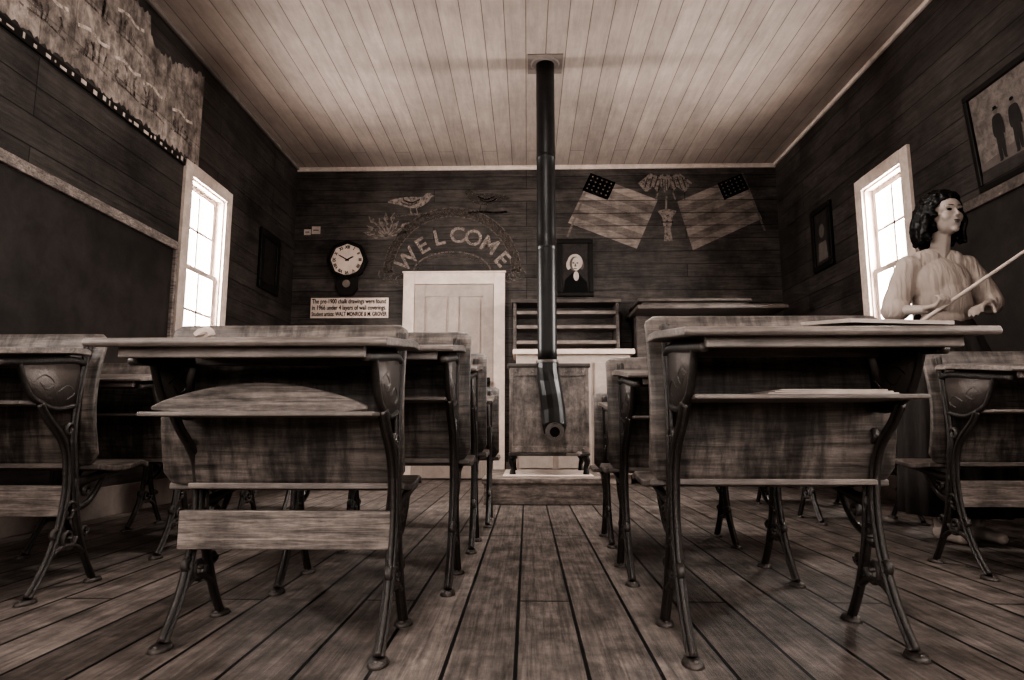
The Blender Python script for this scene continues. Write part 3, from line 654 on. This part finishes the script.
# ---------------------------------------------------------------- mannequin
O=Vector((1.95,3.0,0))
HM=Matrix.Translation((1.980,2.985,1.495))@Matrix.Rotation(math.radians(8),4,'Z')@Matrix.Rotation(math.radians(-2),4,'X')@Matrix.Scale(.97,4)
bm=bmesh.new()
ell(bm,(0,.015,.03),(.066,.086,.088),HM,4);ell(bm,(0,-.028,-.035),(.050,.056,.066),HM,4);ell(bm,(0,-.045,.035),(.054,.042,.045),HM)
cap(bm,(0,-.083,.012),(0,-.096,-.018),.0055,.0072,HM);ell(bm,(-.007,-.089,-.021),(.005,.006,.004),HM);ell(bm,(.007,-.089,-.021),(.005,.006,.004),HM)
for s in(-1,1):
    ell(bm,(s*.028,-.056,-.02),(.025,.024,.028),HM);ell(bm,(s*.028,-.076,.025),(.020,.007,.005),HM);ell(bm,(s*.065,.012,-.005),(.010,.018,.028),HM)
ell(bm,(0,-.064,-.084),(.020,.018,.016),HM);ell(bm,(0,-.080,-.046),(.018,.007,.005),HM);ell(bm,(0,-.078,-.056),(.015,.008,.006),HM)
cap(bm,(1.958,3.01,1.28),(1.980,3.0,1.43),.045,.041)
def E(c,r):ell(bm,O+Vector(c),r,None,4)
E((0,.01,1.17),(.122,.082,.12));E((0,.01,1.03),(.098,.072,.13));E((0,.01,.90),(.155,.11,.13));E((-.052,-.042,1.15),(.047,.042,.05));E((.052,-.042,1.15),(.047,.042,.05))
cap(bm,(1.82,3.01,1.275),(2.08,3.01,1.275),.040,.040);cap(bm,(1.86,3.01,1.29),(1.95,3.01,1.32),.032,.042);cap(bm,(2.04,3.01,1.29),(1.96,3.01,1.32),.032,.042)
sh=[(1.815,3.01,1.265),(2.085,3.01,1.265)]
eb=[(1.735,3.02,1.05),(2.175,3.0,1.08)]
wr=[(1.775,2.83,1.02),(2.03,2.83,1.035)]
for a,b_,c in zip(sh,eb,wr): cap(bm,a,b_,.034,.028);cap(bm,b_,c,.029,.020)
for s in(-1,1):
    hip=(1.95+s*.085,3.01,.86);kn=(1.95+s*.08,3.0,.47);an=(1.95+s*.08,3.02,.08)
    cap(bm,hip,kn,.08,.05);cap(bm,kn,an,.05,.034);cap(bm,(an[0],3.03,.035),(an[0],2.88,.03),.034,.026,st=.25)
def hand(w,d,nrm,curl,flip):
    d=Vector(d).normalized();nrm=Vector(nrm);nrm=(nrm-d*nrm.dot(d)).normalized();s=d.cross(nrm)*flip;w=Vector(w)
    for k in range(4):
        off=s*(-.027+.018*k);cap(bm,w+off*.6,w+d*.07+off,.0115,.0105)
        p=w+d*.073+off;ang=0;ln=[.038,.025,.020] if k in(1,2) else [.033,.021,.018]
        for q,l in enumerate(ln):
            ang+=curl[q];dd=d*math.cos(ang)+nrm*math.sin(ang);e=p+dd*l;cap(bm,p,e,.0082-.0006*q,.0076-.0006*q,st=.5);p=e
    p=w+d*.018+s*(-.028)+nrm*.006
    for l,an in((.034,.75),(.028,1.0)) :
        dd=(d*math.cos(.7)+(-s)*math.sin(.5)*(1.2-an*.8)+nrm*math.sin(an)*.9).normalized();e=p+dd*l;cap(bm,p,e,.010,.0085,st=.5);p=e
PD=Vector((.77,-.26,.57)).normalized();PP=Vector((1.79,2.755,1.015))
hand(wr[0],(.15,-.95,-.05),(.25,0,1),(.9,1.3,.9),1)
hand(wr[1],(-.75,-.5,-.12),(0,-.3,-1),(.25,.35,.3),-1)
body=fin(bm,'mannequin',[M_skin],smooth=True)
md=body.modifiers.new('r','REMESH');md.mode='VOXEL';md.voxel_size=.0045;md.use_smooth_shade=True
md=body.modifiers.new('sm','SMOOTH');md.iterations=6;md.factor=.5
thing(body,'female mannequin in gathered blouse with dark wavy hair holding a pointer','mannequin')
bm=bmesh.new()
E((0,.008,1.17),(.136,.096,.12));E((0,-.005,1.08),(.122,.098,.12));E((-.048,-.038,1.15),(.056,.048,.07));E((.048,-.038,1.15),(.056,.048,.07));E((0,0,.99),(.118,.10,.055))
cap(bm,(1.825,3.01,1.260),(2.075,3.01,1.260),.049,.049)
cap(bm,(1.88,3.01,1.285),(1.915,3.01,1.295),.047,.047);cap(bm,(2.02,3.01,1.285),(1.995,3.01,1.295),.047,.047)
for a,b_,c in zip(sh,eb,wr):
    a=Vector(a);b_=Vector(b_);c=Vector(c)
    m1=a.lerp(b_,.6);cap(bm,a,m1,.048,.058);cap(bm,m1,b_,.058,.056);m_=b_.lerp(c,.16);cap(bm,b_,m_,.056,.050)
bl=fin(bm,'blouse',M_blouse,parent=body,smooth=True)
md=bl.modifiers.new('r','REMESH');md.mode='VOXEL';md.voxel_size=.006;md.use_smooth_shade=True
md=bl.modifiers.new('sm','SMOOTH');md.iterations=18;md.factor=.6
tx=bpy.data.textures.new('folds','CLOUDS');tx.noise_scale=.07;tx.noise_depth=0
md=bl.modifiers.new('d','DISPLACE');md.texture=tx;md.strength=.012;md.mid_level=.2;md.texture_coords='LOCAL'
bm=bmesh.new();n=72;zs=[1.03,1.0,.96,.85,.7,.5,.3,.12];rs=[.110,.118,.135,.170,.19,.205,.22,.23];rings=[]
for z,r in zip(zs,rs):
    rings.append([bm.verts.new((1.95+(r*1.05+.012*min(1,(1.03-z)*3)*math.sin(q*2*math.pi*14/n))*math.cos(2*math.pi*q/n),3.01+(r*.88+.012*min(1,(1.03-z)*3)*math.sin(q*2*math.pi*14/n))*math.sin(2*math.pi*q/n),z)) for q in range(n)])
for i in range(len(rings)-1):
    for q in range(n):bm.faces.new([rings[i][q],rings[i][(q+1)%n],rings[i+1][(q+1)%n],rings[i+1][q]])
sk=fin(bm,'skirt',M_skirt,parent=body,smooth=True);md=sk.modifiers.new('s','SOLIDIFY');md.thickness=.004
bm=bmesh.new();rnd=random.Random(3)
for i in range(700):
    u=rnd.uniform(-1,1);a=rnd.uniform(0,2*math.pi);s_=math.sqrt(1-u*u);d=Vector((s_*math.cos(a),s_*math.sin(a),u))
    p=Vector((d.x*.082,d.y*.096+.022,d.z*.098+.030))
    if p.y<-.030 and p.z<.072: continue
    if p.y<.0 and p.z<-.02 and abs(p.x)<.07: continue
    if p.z<-.07: continue
    r=.019+rnd.uniform(-.003,.004);ell(bm,p,(r,r,r),HM,1)
for i in range(46):
    a=-.40+(math.pi+.80)*i/45
    x0_=math.cos(a)*.084;y0_=math.sin(a)*.075+.028;ln=.155+.015*math.sin(i*1.7);ph=i*.55
    for j in range(14):
        t=j/13;fl=1+.36*math.sin(t*2.6);p=Vector((x0_*fl+.008*math.sin(ph+t*7),y0_+.03*t*math.sin(a)+.008*math.cos(ph+t*7),.05-ln*t))
        r=.020-.006*t;ell(bm,p,(r,r,r),HM,1)
for s in(-1,1):
    for k in range(5):
        for j in range(10):
            t=j/9;x=.012+s*(.008*k+.062*t);z=.098-.045*t*t-.006*k;p=Vector((x,-.066+abs(x)**2*7-.004*math.sin(k+t*5),z));ell(bm,p,(.010,.010,.011),HM,1)
ha=fin(bm,'hair',M_hair,parent=body,smooth=True);md=ha.modifiers.new('r','REMESH');md.mode='VOXEL';md.voxel_size=.004;md.use_smooth_shade=True
md=ha.modifiers.new('sm','SMOOTH');md.iterations=4;md.factor=.5
tx=bpy.data.textures.new('curls','CLOUDS');tx.noise_scale=.02
md=ha.modifiers.new('d','DISPLACE');md.texture=tx;md.strength=.007;md.mid_level=.5;md.texture_coords='LOCAL'
for s in(-1,1):
    bm=bmesh.new();ell(bm,(s*.028,-.0772,.010),(.0125,.006,.0055),HM);fin(bm,'eye',M_ink,parent=body,smooth=True)
    bm=bmesh.new()
    for i in range(5): ell(bm,(s*(.014+.007*i),-.0842+.0030*i*i*.35,.029+.002*math.sin(i*.8)),(.006,.0025,.002),HM,2)
    fin(bm,'eyebrow',M_hair,parent=body,smooth=True)
bm=bmesh.new();ell(bm,(0,-.0825,-.046),(.016,.0065,.0045),HM);ell(bm,(0,-.0805,-.055),(.012,.0068,.0045),HM);fin(bm,'lips',M_lip,parent=body,smooth=True)
bm=bmesh.new();tube(bm,[PP-PD*.10,PP+PD*.3,PP+PD*.66],[.009,.007,.005],n=10,smoothp=False)
thing(fin(bm,'pointer_stick',M_cream,smooth=True),'long pale wooden pointer held by the mannequin','pointer')
# ---------------------------------------------------------------- light
w=bpy.data.worlds.new('world');SC.world=w;w.use_nodes=True
bg=w.node_tree.nodes['Background'];bg.inputs[0].default_value=(1,.97,.93,1);bg.inputs[1].default_value=5.0
def area(loc,rot,sx_,sy_,e,name='lamp'):
    l=bpy.data.lights.new(name,'AREA');l.shape='RECTANGLE';l.size=sx_;l.size_y=sy_;l.energy=e;l.color=(1,.96,.92)
    o=bpy.data.objects.new(name,l);o.location=loc;o.rotation_euler=rot;SC.collection.objects.link(o);return o
R90=math.radians(90)
area((XL-.2,4.6,1.66),(0,-R90,0),1.3,.6,175,'window_daylight')
area((XR+.2,4.5,1.66),(0,R90,0),1.3,.6,175,'window_daylight')
for y in(.8,-1.1):
    area((XL-.2,y,1.66),(0,-R90,0),1.3,1.0,38,'window_daylight');area((XR+.2,y,1.66),(0,R90,0),1.3,1.0,38,'window_daylight')  # added fill at the unseen rear windows
area((0,-1.2,1.3),(math.radians(102),0,0),2.0,1.2,52,'rear_fill')  # added fill light behind the camera, no visible source
area((0.05,2.5,3.1),(0,0,0),.5,.5,50,'overhead_fill')  # unseen overhead fill, added to brighten floor and desktops
try: SC.view_settings.look='AgX - High Contrast'
except Exception as e: print(e)
